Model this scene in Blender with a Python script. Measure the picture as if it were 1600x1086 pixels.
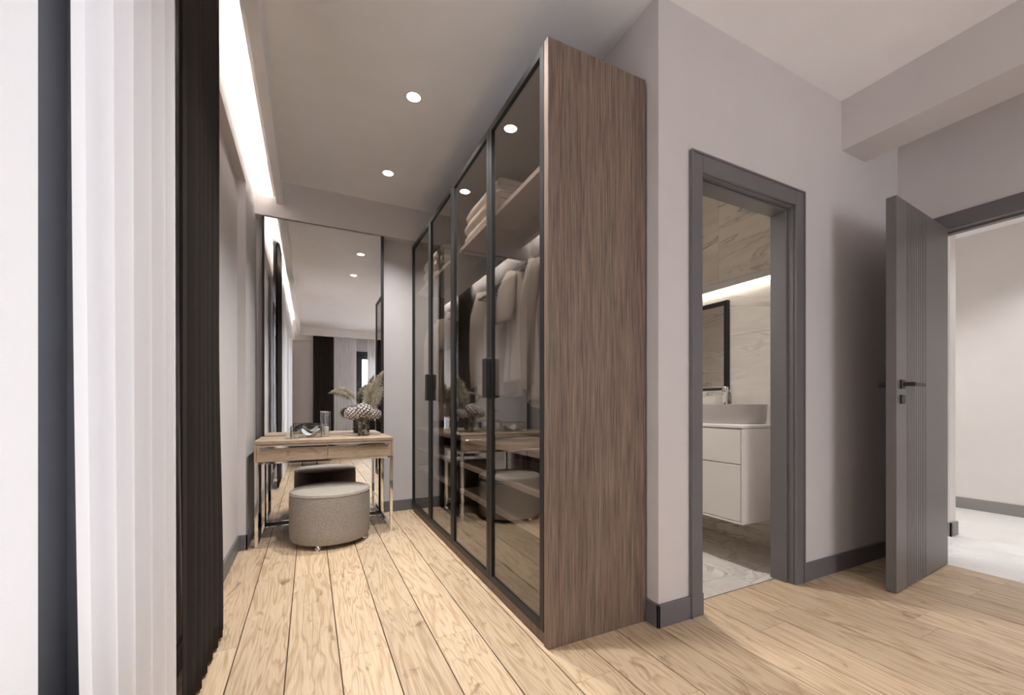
import bpy, bmesh, math, random
from mathutils import Vector, Matrix, noise
random.seed(7)
S = bpy.context.scene
C = S.collection
for o in list(bpy.data.objects): bpy.data.objects.remove(o)

# ------------------------------------------------------------------ camera
CAM_H = 0.943
cam_d = bpy.data.cameras.new('camera'); cam = bpy.data.objects.new('camera', cam_d); C.objects.link(cam)
cam.location = (0, 0, CAM_H)
cam.rotation_euler = (math.pi/2, 0, -math.radians(26.02))
cam_d.sensor_width = 36; cam_d.lens = 647/1600*36
cam_d.shift_y = (634.3-543)/1600
cam_d.clip_start = 0.01
S.camera = cam
# ------------------------------------------------------------------ sky, exposure
W = bpy.data.worlds.new('world'); S.world = W; W.use_nodes = True
bg = W.node_tree.nodes['Background']
bg.inputs['Color'].default_value = (0.96, 0.97, 1.0, 1); bg.inputs['Strength'].default_value = 7.5
S.view_settings.view_transform = 'Standard'; S.view_settings.look = 'None'
S.view_settings.exposure = 0.56; S.view_settings.gamma = 1; S.view_settings.use_curve_mapping = False
S.cycles.max_bounces = 12; S.cycles.diffuse_bounces = 9; S.cycles.glossy_bounces = 6
S.cycles.transmission_bounces = 8; S.cycles.transparent_max_bounces = 16
S.cycles.sample_clamp_indirect = 20
S.cycles.caustics_reflective = False; S.cycles.caustics_refractive = False
COVE = 26.0; DOWN = 104.0; BATH = 95.0; HALL = 44.0

def portal(loc, rot, sx, sy):
    d = bpy.data.lights.new('window_portal', 'AREA'); d.shape = 'RECTANGLE'; d.size = sx; d.size_y = sy
    d.cycles.is_portal = True
    o = bpy.data.objects.new('window_portal', d); C.objects.link(o); o.location = loc; o.rotation_euler = rot
portal((-0.60, -0.3, 1.2), (0, -math.pi/2, 0), 2.3, 3.2)
portal((1.9, -3.40, 1.2), (math.pi/2, 0, 0), 2.0, 2.3)

# ------------------------------------------------------------------ materials
def srgb(r, g, b):
    f = lambda c: (c/255/12.92) if c/255 <= .04045 else ((c/255+.055)/1.055)**2.4
    return (f(r), f(g), f(b), 1)
def newmat(name):
    m = bpy.data.materials.new(name); m.use_nodes = True
    nt = m.node_tree; b = nt.nodes['Principled BSDF']
    return m, nt, b
def N(nt, t, **kw):
    n = nt.nodes.new(t)
    for k, v in kw.items():
        if k in n.inputs: n.inputs[k].default_value = v
        else: setattr(n, k, v)
    return n
def L(nt, a, b): nt.links.new(a, b)
def ramp(nt, fac, stops):
    r = nt.nodes.new('ShaderNodeValToRGB'); e = r.color_ramp.elements
    while len(e) < len(stops): e.new(0.5)
    for i, (p, c) in enumerate(stops): e[i].position = p; e[i].color = c
    L(nt, fac, r.inputs['Fac']); return r.outputs['Color']
def bump(nt, b, height, strength, dist=0.002):
    n = N(nt, 'ShaderNodeBump', Strength=strength, Distance=dist); L(nt, height, n.inputs['Height']); L(nt, n.outputs[0], b.inputs['Normal'])
def paint(name, col, rough=.6, var=.012, scale=6, bstr=.05, metallic=0, spec=.5):
    m, nt, b = newmat(name)
    g = N(nt, 'ShaderNodeNewGeometry'); n = N(nt, 'ShaderNodeTexNoise', Scale=scale, Detail=3.0); L(nt, g.outputs['Position'], n.inputs['Vector'])
    c0 = tuple(x*(1-var) for x in col[:3])+(1,); c1 = tuple(min(1, x*(1+var)) for x in col[:3])+(1,)
    L(nt, ramp(nt, n.outputs['Fac'], [(.35, c0), (.65, c1)]), b.inputs['Base Color'])
    b.inputs['Roughness'].default_value = rough; b.inputs['Metallic'].default_value = metallic
    b.inputs['Specular IOR Level'].default_value = spec
    if bstr:
        f = N(nt, 'ShaderNodeTexNoise', Scale=180.0, Detail=2.0); L(nt, g.outputs['Position'], f.inputs['Vector']); bump(nt, b, f.outputs['Fac'], bstr, .001)
    return m
M = {}
M['wall'] = paint('wall_paint', srgb(208, 203, 202), .75)
M['ceil'] = paint('ceiling_paint', srgb(246, 245, 246), .8)
M['trimgrey'] = paint('grey_lacquer', srgb(106, 104, 106), .45, .02)
M['door'] = paint('door_lacquer', srgb(106, 102, 101), .4, .02)
M['black'] = paint('black_metal', srgb(24, 22, 21), .5, .05, 20, 0)
M['handle'] = paint('handle_black', srgb(24, 23, 23), .45, .05, 20, 0)
M['window'] = paint('window_aluminium', srgb(40, 39, 42), .5, .02, 10, 0)
M['white_lac'] = paint('white_lacquer', srgb(224, 220, 216), .3, .01, 4, 0)
M['ceramic'] = paint('grey_ceramic', srgb(176, 170, 166), .25, .02, 4, 0)
M['inner'] = paint('brown_melamine', srgb(58, 51, 46), .6, .03)
M['shelf'] = paint('shelf_melamine', srgb(205, 196, 190), .55, .03)
M['terry'] = paint('towel_cotton', srgb(226, 220, 214), .95, .05, 40, .6)
M['mirror'] = newmat('mirror_silver')[0]
b = M['mirror'].node_tree.nodes['Principled BSDF']; b.inputs['Metallic'].default_value = 1; b.inputs['Roughness'].default_value = 0.0; b.inputs['Base Color'].default_value = (.87, .87, .87, 1)
M['chrome'] = newmat('polished_chrome')[0]
b = M['chrome'].node_tree.nodes['Principled BSDF']; b.inputs['Metallic'].default_value = 1; b.inputs['Roughness'].default_value = 0.06; b.inputs['Base Color'].default_value = (.82, .81, .80, 1)

def emit(name, col, st):
    m = bpy.data.materials.new(name); m.use_nodes = True; nt = m.node_tree; nt.nodes.clear()
    e = N(nt, 'ShaderNodeEmission', Strength=st); e.inputs['Color'].default_value = col
    o = N(nt, 'ShaderNodeOutputMaterial'); L(nt, e.outputs[0], o.inputs[0]); return m
M['led'] = emit('led_strip', (1, .93, .84, 1), COVE)
M['lamp'] = emit('lamp_disc', (1, .95, .88, 1), 12)
M['bathled'] = emit('bath_led', (1, .95, .85, 1), 7)

def thin_glass(name, tint, ior=1.5, boost=0.0, rough=0.0):
    m = bpy.data.materials.new(name); m.use_nodes = True; nt = m.node_tree; nt.nodes.clear()
    t = N(nt, 'ShaderNodeBsdfTransparent'); t.inputs['Color'].default_value = tint
    g = N(nt, 'ShaderNodeBsdfGlossy', Roughness=rough); g.inputs['Color'].default_value = (1, 1, 1, 1)
    lw = N(nt, 'ShaderNodeLayerWeight', Blend=.5)          # Schlick reflectance of a clear pane, same on both sides
    pw = N(nt, 'ShaderNodeMath', operation='POWER'); L(nt, lw.outputs['Facing'], pw.inputs[0]); pw.inputs[1].default_value = 5.0
    f0 = ((ior-1)/(ior+1))**2+boost
    ad = N(nt, 'ShaderNodeMath', operation='MULTIPLY_ADD', use_clamp=True); L(nt, pw.outputs[0], ad.inputs[0]); ad.inputs[1].default_value = 1-f0; ad.inputs[2].default_value = f0
    mx = N(nt, 'ShaderNodeMixShader'); L(nt, ad.outputs[0], mx.inputs[0]); L(nt, t.outputs[0], mx.inputs[1]); L(nt, g.outputs[0], mx.inputs[2])
    o = N(nt, 'ShaderNodeOutputMaterial'); L(nt, mx.outputs[0], o.inputs[0]); return m
M['smoked'] = thin_glass('smoked_glass', (.81, .775, .74, 1), 1.55, .07)
M['clear'] = thin_glass('clear_glass', (.99, .995, .995, 1), 1.45, .01)
M['pane'] = thin_glass('window_glass', (.97, .98, 1, 1), 1.45, 0)

def cloth(name, col, transl=.0, transp=.0, weave=600, rough=.9):
    m = bpy.data.materials.new(name); m.use_nodes = True; nt = m.node_tree; nt.nodes.clear()
    d = N(nt, 'ShaderNodeBsdfDiffuse'); d.inputs['Color'].default_value = col
    g = N(nt, 'ShaderNodeNewGeometry'); n = N(nt, 'ShaderNodeTexNoise', Scale=float(weave), Detail=1.0); L(nt, g.outputs['Position'], n.inputs['Vector'])
    bp = N(nt, 'ShaderNodeBump', Strength=.25, Distance=.001); L(nt, n.outputs['Fac'], bp.inputs['Height']); L(nt, bp.outputs[0], d.inputs['Normal'])
    out = d.outputs[0]
    if transl:
        t = N(nt, 'ShaderNodeBsdfTranslucent'); t.inputs['Color'].default_value = col
        mx = N(nt, 'ShaderNodeMixShader'); mx.inputs[0].default_value = transl; L(nt, out, mx.inputs[1]); L(nt, t.outputs[0], mx.inputs[2]); out = mx.outputs[0]
    if transp:
        t = N(nt, 'ShaderNodeBsdfTransparent')
        mx = N(nt, 'ShaderNodeMixShader'); mx.inputs[0].default_value = transp; L(nt, out, mx.inputs[1]); L(nt, t.outputs[0], mx.inputs[2]); out = mx.outputs[0]
    o = N(nt, 'ShaderNodeOutputMaterial'); L(nt, out, o.inputs[0]); return m
M['sheer'] = cloth('sheer_voile', srgb(236, 236, 239), .055, .006)
M['drape'] = cloth('black_drape', srgb(62, 58, 56))
M['g_white'] = cloth('cotton_white', srgb(212, 207, 204)); M['g_grey'] = cloth('cotton_grey', srgb(190, 185, 183))
M['g_beige'] = cloth('linen_beige', srgb(192, 178, 156)); M['g_brown'] = cloth('knit_taupe', srgb(120, 106, 92), weave=250)
M['g_lace'] = cloth('lace_taupe', srgb(150, 140, 122), weave=120)
M['seatfab'] = cloth('charcoal_fabric', srgb(52, 50, 50))

# oak floor planks
def oak(name, rnd=True, axis='Y', cols=None, sc=1.0, rough=.42):
    m, nt, b = newmat(name)
    g = N(nt, 'ShaderNodeNewGeometry')
    vec = g.outputs['Position']
    oi = N(nt, 'ShaderNodeObjectInfo')
    if rnd:
        mu = N(nt, 'ShaderNodeVectorMath', operation='MULTIPLY_ADD')
        cx = N(nt, 'ShaderNodeCombineXYZ'); L(nt, oi.outputs['Random'], cx.inputs[0]); L(nt, oi.outputs['Random'], cx.inputs[1]); L(nt, oi.outputs['Random'], cx.inputs[2])
        L(nt, cx.outputs[0], mu.inputs[0]); mu.inputs[1].default_value = (37, 91, 53); L(nt, vec, mu.inputs[2]); vec = mu.outputs[0]
    s = {'Y': (1, .11, 1), 'X': (.11, 1, 1), 'Z': (1, 1, .11)}[axis]
    mp = N(nt, 'ShaderNodeMapping'); mp.inputs['Scale'].default_value = tuple(v*sc for v in s); L(nt, vec, mp.inputs['Vector'])
    # warped growth rings
    n1 = N(nt, 'ShaderNodeTexNoise', Scale=7.0, Detail=3.0, Roughness=.55, Distortion=.6); L(nt, mp.outputs[0], n1.inputs['Vector'])
    mul = N(nt, 'ShaderNodeMath', operation='MULTIPLY'); L(nt, n1.outputs['Fac'], mul.inputs[0]); mul.inputs[1].default_value = 13.0
    fr = N(nt, 'ShaderNodeMath', operation='FRACT'); L(nt, mul.outputs[0], fr.inputs[0])
    # fine fibres
    mp2 = N(nt, 'ShaderNodeMapping'); mp2.inputs['Scale'].default_value = tuple((70 if v == 1 else 2.2)*sc for v in s); L(nt, vec, mp2.inputs['Vector'])
    n2 = N(nt, 'ShaderNodeTexNoise', Scale=3.0, Detail=4.0, Roughness=.6); L(nt, mp2.outputs[0], n2.inputs['Vector'])
    # knots and dark flecks
    mp3 = N(nt, 'ShaderNodeMapping'); mp3.inputs['Scale'].default_value = tuple((6.0 if v == 1 else 2.6)*sc for v in s); L(nt, vec, mp3.inputs['Vector'])
    vo = N(nt, 'ShaderNodeTexNoise', Scale=2.1, Detail=4.0, Roughness=.62, Distortion=1.2); L(nt, mp3.outputs[0], vo.inputs['Vector'])
    c = cols or [srgb(150, 112, 76), srgb(186, 158, 126), srgb(211, 187, 156), srgb(112, 80, 54)]
    base = ramp(nt, fr.outputs[0], [(0, c[1]), (.35, c[2]), (.8, c[2]), (1, c[1])])
    mx = N(nt, 'ShaderNodeMixRGB', blend_type='MULTIPLY'); mx.inputs[0].default_value = .75
    L(nt, base, mx.inputs[1]); L(nt, ramp(nt, n2.outputs['Fac'], [(.3, (.70, .65, .60, 1)), (.55, (1, 1, 1, 1))]), mx.inputs[2])
    kx = N(nt, 'ShaderNodeMixRGB', blend_type='MIX'); L(nt, ramp(nt, vo.outputs['Fac'], [(.60, (0, 0, 0, 1)), (.76, (.75, .75, .75, 1))]), kx.inputs[0])
    L(nt, mx.outputs[0], kx.inputs[1]); kx.inputs[2].default_value = c[3]
    out = kx.outputs[0]
    if rnd:
        hv = N(nt, 'ShaderNodeHueSaturation'); L(nt, out, hv.inputs['Color'])
        mr = N(nt, 'ShaderNodeMapRange'); L(nt, oi.outputs['Random'], mr.inputs['Value']); mr.inputs['To Min'].default_value = .86; mr.inputs['To Max'].default_value = 1.08
        L(nt, mr.outputs[0], hv.inputs['Value']); out = hv.outputs['Color']
    L(nt, out, b.inputs['Base Color'])
    b.inputs['Roughness'].default_value = rough
    bump(nt, b, n2.outputs['Fac'], .12, .001)
    return m
M['oak'] = oak('oak_floor')
M['deskoak'] = oak('oak_desk', False, 'X', [srgb(140, 115, 90), srgb(166, 143, 117), srgb(182, 160, 136), srgb(110, 90, 70)], 1.6, .5)
# brown striated panel of the wardrobe
m, nt, b = newmat('walnut_panel')
g = N(nt, 'ShaderNodeNewGeometry')
mp = N(nt, 'ShaderNodeMapping'); mp.inputs['Scale'].default_value = (150, 150, 3.0); L(nt, g.outputs['Position'], mp.inputs['Vector'])
n1 = N(nt, 'ShaderNodeTexNoise', Scale=1.6, Detail=4.0, Roughness=.65); L(nt, mp.outputs[0], n1.inputs['Vector'])
mp2 = N(nt, 'ShaderNodeMapping'); mp2.inputs['Scale'].default_value = (14, 14, .8); L(nt, g.outputs['Position'], mp2.inputs['Vector'])
n2 = N(nt, 'ShaderNodeTexNoise', Scale=1.0, Detail=3.0, Roughness=.6, Distortion=.4); L(nt, mp2.outputs[0], n2.inputs['Vector'])
base = ramp(nt, n2.outputs['Fac'], [(.3, srgb(98, 82, 72)), (.5, srgb(116, 98, 86)), (.62, srgb(112, 98, 85)), (.75, srgb(126, 106, 92))])
mx = N(nt, 'ShaderNodeMixRGB', blend_type='MULTIPLY'); mx.inputs[0].default_value = 1.0
L(nt, base, mx.inputs[1]); L(nt, ramp(nt, n1.outputs['Fac'], [(.33, (.5, .46, .44, 1)), (.5, (1.1, 1.08, 1.07, 1)), (.68, (1.75, 1.7, 1.66, 1))]), mx.inputs[2])
L(nt, mx.outputs[0], b.inputs['Base Color']); b.inputs['Roughness'].default_value = .55; bump(nt, b, n1.outputs['Fac'], .25, .001)
M['walnut'] = m
# veined pale stone tile
def stone(name, base, dark, vein, sc=1.0, rough=.35, stretch=(1, 1, 1), vamt=.7):
    m, nt, b = newmat(name)
    g = N(nt, 'ShaderNodeNewGeometry'); oi = N(nt, 'ShaderNodeObjectInfo')
    cx = N(nt, 'ShaderNodeCombineXYZ'); L(nt, oi.outputs['Random'], cx.inputs[0]); L(nt, oi.outputs['Random'], cx.inputs[2]); L(nt, oi.outputs['Random'], cx.inputs[1])
    mu = N(nt, 'ShaderNodeVectorMath', operation='MULTIPLY_ADD'); L(nt, cx.outputs[0], mu.inputs[0]); mu.inputs[1].default_value = (23, 41, 61); L(nt, g.outputs['Position'], mu.inputs[2])
    mp = N(nt, 'ShaderNodeMapping'); mp.inputs['Scale'].default_value = tuple(s*sc for s in stretch); L(nt, mu.outputs[0], mp.inputs['Vector'])
    n1 = N(nt, 'ShaderNodeTexNoise', Scale=3.0, Detail=5.0, Roughness=.6, Distortion=1.0); L(nt, mp.outputs[0], n1.inputs['Vector'])
    n2 = N(nt, 'ShaderNodeTexNoise', Scale=1.6, Detail=6.0, Roughness=.55, Distortion=1.6); L(nt, mp.outputs[0], n2.inputs['Vector'])
    sb = N(nt, 'ShaderNodeMath', operation='SUBTRACT'); L(nt, n2.outputs['Fac'], sb.inputs[0]); sb.inputs[1].default_value = .5
    ab = N(nt, 'ShaderNodeMath', operation='ABSOLUTE'); L(nt, sb.outputs[0], ab.inputs[0])
    vm = ramp(nt, ab.outputs[0], [(0, (vamt, vamt, vamt, 1)), (.028, (0, 0, 0, 1))])
    gate = N(nt, 'ShaderNodeMath', operation='MULTIPLY'); L(nt, vm, gate.inputs[0]); L(nt, ramp(nt, n1.outputs['Fac'], [(.42, (0, 0, 0, 1)), (.62, (1, 1, 1, 1))]), gate.inputs[1])
    mx = N(nt, 'ShaderNodeMixRGB'); L(nt, gate.outputs[0], mx.inputs[0]); L(nt, ramp(nt, n1.outputs['Fac'], [(.3, dark), (.62, base)]), mx.inputs[1]); mx.inputs[2].default_value = vein
    L(nt, mx.outputs[0], b.inputs['Base Color']); b.inputs['Roughness'].default_value = rough
    return m
M['walltile'] = stone('stone_wall_tile', srgb(214, 207, 198), srgb(196, 187, 176), srgb(128, 118, 108), 1.0, .4, (1, .45, 2.2))
M['floortile'] = stone('stone_floor_tile', srgb(216, 210, 202), srgb(190, 182, 172), srgb(116, 106, 96), 1.3, .35)
M['hallmarble'] = stone('white_hall_marble', srgb(238, 236, 234), srgb(230, 228, 226), srgb(200, 197, 194), 1.0, .25, (1, 1, 1), .35)
M['grout'] = paint('grout', srgb(120, 110, 100), .9, .03, 10, 0)
M['subfloor'] = paint('subfloor_dark', srgb(74, 54, 38), .9, .05, 10, 0)
# boucle
m, nt, b = newmat('boucle_beige')
g = N(nt, 'ShaderNodeTexCoord'); v = N(nt, 'ShaderNodeTexVoronoi', Scale=150.0); L(nt, g.outputs['Object'], v.inputs['Vector'])
n1 = N(nt, 'ShaderNodeTexNoise', Scale=60.0, Detail=3.0); L(nt, g.outputs['Object'], n1.inputs['Vector'])
L(nt, ramp(nt, v.outputs['Distance'], [(0, srgb(178, 171, 162)), (.9, srgb(148, 141, 133))]), b.inputs['Base Color']); b.inputs['Roughness'].default_value = .95
ad = N(nt, 'ShaderNodeMath', operation='SUBTRACT'); L(nt, n1.outputs['Fac'], ad.inputs[0]); L(nt, v.outputs['Distance'], ad.inputs[1]); bump(nt, b, ad.outputs[0], .7, .006)
M['boucle'] = m
M['bouclet'] = paint('seat_top_weave', srgb(158, 149, 138), .95, .04, 30, .5)
# mottled vase
m, nt, b = newmat('mottled_stone_vase')
g = N(nt, 'ShaderNodeTexCoord'); n1 = N(nt, 'ShaderNodeTexNoise', Scale=38.0, Detail=4.0, Distortion=1.0); L(nt, g.outputs['Object'], n1.inputs['Vector'])
L(nt, ramp(nt, n1.outputs['Fac'], [(.4, srgb(58, 54, 48)), (.52, srgb(128, 122, 112)), (.65, srgb(176, 170, 160))]), b.inputs['Base Color']); b.inputs['Roughness'].default_value = .25
M['vase'] = m
M['petal'] = paint('petal_blush', srgb(214, 205, 201), .8, .12, 60, 0); M['core'] = paint('bloom_core', srgb(92, 80, 76), .9, .1, 60, 0)
M['pampas'] = paint('pampas_dry', srgb(212, 206, 190), .9, .15, 30, 0); M['stem'] = paint('dry_stem', srgb(140, 126, 96), .9, .1, 30, 0)
M['pale_glaze'] = paint('pale_glaze', srgb(206, 208, 208), .3, .03, 10, 0)
M['grey_glaze'] = paint('grey_glaze', srgb(120, 116, 112), .4, .05, 10, 0)

# ------------------------------------------------------------------ mesh helpers
class MB:
    def __init__(s): s.v = []; s.f = []
    def add(s, v, f):
        k = len(s.v); s.v += [tuple(p) for p in v]; s.f += [tuple(i+k for i in q) for q in f]; return s
    def box(s, lo, hi, bev=0.0, M_=None):
        x0, y0, z0 = lo; x1, y1, z1 = hi
        if bev <= 0:
            v = [(x0,y0,z0),(x1,y0,z0),(x1,y1,z0),(x0,y1,z0),(x0,y0,z1),(x1,y0,z1),(x1,y1,z1),(x0,y1,z1)]
            f = [(0,3,2,1),(4,5,6,7),(0,1,5,4),(1,2,6,5),(2,3,7,6),(3,0,4,7)]
        else:
            bm = bmesh.new(); bmesh.ops.create_cube(bm, size=1)
            for q in bm.verts: q.co = Vector(((x0+x1)/2+q.co.x*(x1-x0), (y0+y1)/2+q.co.y*(y1-y0), (z0+z1)/2+q.co.z*(z1-z0)))
            bmesh.ops.bevel(bm, geom=list(bm.edges), offset=bev, segments=1 if bev < .004 else 3, affect='EDGES', profile=.5)
            bm.verts.index_update(); v = [tuple(q.co) for q in bm.verts]; f = [tuple(q.index for q in t.verts) for t in bm.faces]; bm.free()
        if M_ is not None: v = [tuple(M_ @ Vector(p)) for p in v]
        return s.add(v, f)
    def tube(s, pts, r, n=10, cap=True):
        pts = [Vector(p) for p in pts]; rr = r if isinstance(r, (list, tuple)) else [r]*len(pts)
        t0 = (pts[1]-pts[0]).normalized(); up = Vector((0,0,1)) if abs(t0.z) < .9 else Vector((1,0,0)); nx = t0.cross(up).normalized()
        v = []
        for i, p in enumerate(pts):
            a = pts[max(0, i-1)]; c = pts[min(len(pts)-1, i+1)]; t = (c-a).normalized()
            nx = (nx - t*nx.dot(t)).normalized(); ny = t.cross(nx)
            for k in range(n):
                an = 2*math.pi*k/n; v.append(p+(nx*math.cos(an)+ny*math.sin(an))*rr[i])
        f = [(i*n+k, i*n+(k+1) % n, (i+1)*n+(k+1) % n, (i+1)*n+k) for i in range(len(pts)-1) for k in range(n)]
        if cap: f += [tuple(range(n-1, -1, -1)), tuple((len(pts)-1)*n+k for k in range(n))]
        return s.add(v, f)
    def lathe(s, prof, c=(0,0,0), n=40, sx=1, sy=1, cap0=True, cap1=True):
        v = [(c[0]+r*sx*math.cos(2*math.pi*k/n), c[1]+r*sy*math.sin(2*math.pi*k/n), c[2]+z) for r, z in prof for k in range(n)]
        f = [(i*n+k, i*n+(k+1) % n, (i+1)*n+(k+1) % n, (i+1)*n+k) for i in range(len(prof)-1) for k in range(n)]
        if cap0: f.append(tuple(range(n-1, -1, -1)))
        if cap1: f.append(tuple((len(prof)-1)*n+k for k in range(n)))
        return s.add(v, f)
    def grid(s, fn, nu, nv, wrap=False):
        v = [fn(i/(nu-1) if not wrap else i/nu, j/(nv-1)) for j in range(nv) for i in range(nu)]
        e = nu if wrap else nu-1
        return s.add(v, [(j*nu+i, j*nu+(i+1) % nu, (j+1)*nu+(i+1) % nu, (j+1)*nu+i) for j in range(nv-1) for i in range(e)])
    def build(s, name, mat, parent=None, smooth=False, origin=None, solid=0):
        me = bpy.data.meshes.new(name)
        off = origin if origin is not None else (tuple(parent['_o']) if parent is not None and '_o' in parent else (0,0,0))
        me.from_pydata([(p[0]-off[0], p[1]-off[1], p[2]-off[2]) for p in s.v], [], s.f); me.validate(); me.update()
        bm = bmesh.new(); bm.from_mesh(me); bmesh.ops.recalc_face_normals(bm, faces=bm.faces); bm.to_mesh(me); bm.free()
        if smooth:
            for p in me.polygons: p.use_smooth = True
            me.set_sharp_from_angle(angle=math.radians(40))
        me.materials.append(mat if not isinstance(mat, str) else M[mat])
        o = bpy.data.objects.new(name, me); C.objects.link(o)
        if parent is not None:
            o.parent = parent
            if '_o' in parent: o['_o'] = [0, 0, 0] if origin is not None else list(off)
            if origin is not None: pass
        elif origin is not None: o.location = origin
        if parent is None: o['_o'] = list(off)
        if solid:
            md = o.modifiers.new('thickness', 'SOLIDIFY'); md.thickness = solid; md.offset = 0
        return o
def B(*a, **k): return MB().box(*a, **k)
def tag(o, label, cat, group=None, kind=None):
    o['label'] = label; o['category'] = cat
    if group: o['group'] = group
    if kind: o['kind'] = kind
    return o
def thing(name, loc, label, cat, group=None, kind=None, rz=0):
    o = bpy.data.objects.new(name, None); C.objects.link(o); o.location = loc; o.rotation_euler = (0, 0, rz); o.empty_display_size = .05
    o['_o'] = list(loc) if rz == 0 else [0, 0, 0]
    return tag(o, label, cat, group, kind)
def struct(name, mb, mat, label, cat):
    return tag(mb.build(name, mat), label, cat, None, 'structure')

# ------------------------------------------------------------------ the setting
ZC = 2.70; ZB = 2.415; ZP = 2.52
XL = -0.378; XR = 3.415; YB = 1.312; YF = 3.80; YW = -3.05; XK = 1.335
# floor and planks
PW = 0.177; GAP = 0.004
floor = struct('floor', B((-.44, -3.07, -.05), (3.415, 3.80, -.004)), 'subfloor', 'oak plank floor of the bedroom', 'floor')
jt = {-3: [1.924, 3.05], -2: [2.854], -1: [2.576], 0: [1.668, 3.12], 1: [1.968], 2: [3.064, 1.647], 3: [2.45], 9: [1.102], 12: [0.783], 7: [.2], 8: [.55], 10: [-.2], 11: [.35]}
kmin, kmax = -3, 18
for k in range(kmin, kmax+1):
    x0 = .10+PW*k; x1 = x0+PW; x0 = max(x0, -.425); x1 = min(x1, 3.41)
    if x1-x0 < .01: continue
    ymax = YF-.001 if x0 < XK else YB+.09
    if x0 >= 2.28: ymax = YB
    ys = list(jt.get(k, []))
    s0 = min(ys) if ys else random.uniform(-.6, .6)
    y = s0
    while y-1.38 > -3.05: y -= 1.38; ys.append(y)
    y = max(ys) if ys else s0
    if not jt.get(k): ys.append(s0)
    while y+1.38 < ymax: y += 1.38; ys.append(y)
    ys = sorted(v for v in set(ys) if -3.0 < v < ymax-.05)
    ed = [-3.05]+ys+[ymax]
    for a, c in zip(ed[:-1], ed[1:]):
        B((x0+GAP/2, a+.0004, -.004), (x1-GAP/2, c-.0004, 0.0), .0008).build('plank', 'oak', floor)
# ceiling with cove pockets
c = MB()
c.box((-.233, -2.87, ZC), (3.415, 3.706, ZC+.12)).box((XL-.02, -3.2, 2.85), (-.233, 3.9, 2.95)).box((-.233, -3.2, 2.85), (3.415, -2.87, 2.95)).box((-.233, 3.706, ZC+.001), (XK+.1, 3.9, ZC+.12))
c.box((-.255, -2.87, ZC), (-.233, 3.706, 2.85)).box((-.233, -2.89, ZC), (3.415, -2.87, 2.85))
struct('ceiling', c, 'ceil', 'flat pale ceiling with a lit cove pocket along the window side', 'ceiling')
struct('trim_1', B((-.233, -2.82, ZP), (-.184, 3.706, ZC)), 'ceil', 'long dropped pelmet hiding the cove light above the curtains', 'pelmet')
struct('trim_2', B((-.184, -2.87, ZP), (3.415, -2.82, ZC)), 'ceil', 'pelmet hiding the curtain pocket before the bedroom window', 'pelmet')
struct('trim_3', B((XL, 3.706, ZB), (XK, YF, ZC+.15)), 'wall', 'beam across the ceiling above the tall mirror', 'beam')
struct('trim_4', B((2.755, -3.0, ZB), (3.012, YB, ZC)), 'wall', 'ceiling beam running above the open grey door', 'beam')
# left wall with shallow recess and window opening
w = MB()
WY0, WY1, WZ0, WZ1 = -1.9, 1.32, .12, 2.28
w.box((-.66, 3.21, 0), (XL, 3.95, 2.95)).box((-.66, -3.2, ZB), (XL, 3.21, 2.95))
w.box((-.66, WY1, 0), (-.425, 3.21, ZB)).box((-.66, -3.2, 0), (-.425, WY0, ZB)).box((-.66, WY0, WZ1), (-.425, WY1, ZB)).box((-.66, WY0, 0), (-.425, WY1, WZ0))
struct('wall_left', w, 'wall', 'warm grey window wall with a shallow recess behind the curtains', 'wall')
struct('wall_far', MB().box((-.66, YF, 0), (XK+.12, YF+.15, 2.95)), 'wall', 'warm grey end wall behind the tall mirror', 'wall')
struct('wall_wardrobe', B((XK, YB+.1, 0), (XK+.1, YF, 2.95)), 'wall', 'warm grey wall behind the wardrobe', 'wall')
OX0, OX1, OZ = 1.583, 2.303, 2.005
w = MB().box((XK, YB, 0), (OX0, YB+.10, ZC+.1)).box((OX1, YB, 0), (3.60, YB+.10, ZC+.1)).box((OX0, YB, OZ), (OX1, YB+.10, ZC+.1))
struct('wall_bathroom', w, 'wall', 'warm grey wall with the bathroom doorway in it', 'wall')
EY0, EY1, EZ = .26, 1.135, 2.005
w = MB().box((XR, EY1, 0), (XR+.14, YB, 2.95)).box((XR, -3.2, 0), (XR+.14, EY0, 2.95)).box((XR, EY0, EZ), (XR+.14, EY1, 2.95))
struct('wall_right', w, 'wall', 'warm grey wall around the entrance doorway', 'wall')
BX0, BX1, BZ0, BZ1 = 0.95, 2.9, .12, 2.25
w = MB().box((-.66, -3.35, 0), (-.36, -3.0, 2.95)).box((-.36, -3.35, 0), (BX0, YW, 2.95)).box((BX1, -3.35, 0), (3.6, YW, 2.95)).box((BX0, -3.35, BZ1), (BX1, YW, 2.95)).box((BX0, -3.35, 0), (BX1, YW, BZ0)).box((-.36, YW, ZB), (3.415, -3.0, 2.85))
struct('wall_back', w, 'wall', 'warm grey wall around the curtained bedroom window', 'wall')
# baseboards
def baseb(name, segs, label):
    m = MB()
    for lo, hi in segs: m.box(lo, hi, .002)
    struct(name, m, 'trimgrey', label, 'baseboard')
BH = .098
baseb('baseboard_left', [((-.425, WY1, 0), (-.413, 3.21, BH)), ((XL, 3.198, 0), (-.366, YF, BH)), ((-.425, 3.198, 0), (-.366, 3.21, BH))], 'grey baseboard stepping out beside the dressing table')
baseb('baseboard_far', [((-.366, YF-.012, 0), (XK, YF, BH))], 'grey baseboard below the mirror wall')
baseb('baseboard_bathroom', [((XK-.012, YB-.012, 0), (1.60, YB, BH)), ((2.36, YB-.012, 0), (XR, YB, BH)), ((XK-.012, YB-.012, 0), (XK, YF, BH))], 'grey baseboard wrapping the corner beside the bathroom doorway')
baseb('baseboard_right', [((XR-.012, 1.205, 0), (XR, YB-.012, BH)), ((XR-.012, -3.0, 0), (XR, .2, BH))], 'grey baseboard behind the open door')

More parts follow.
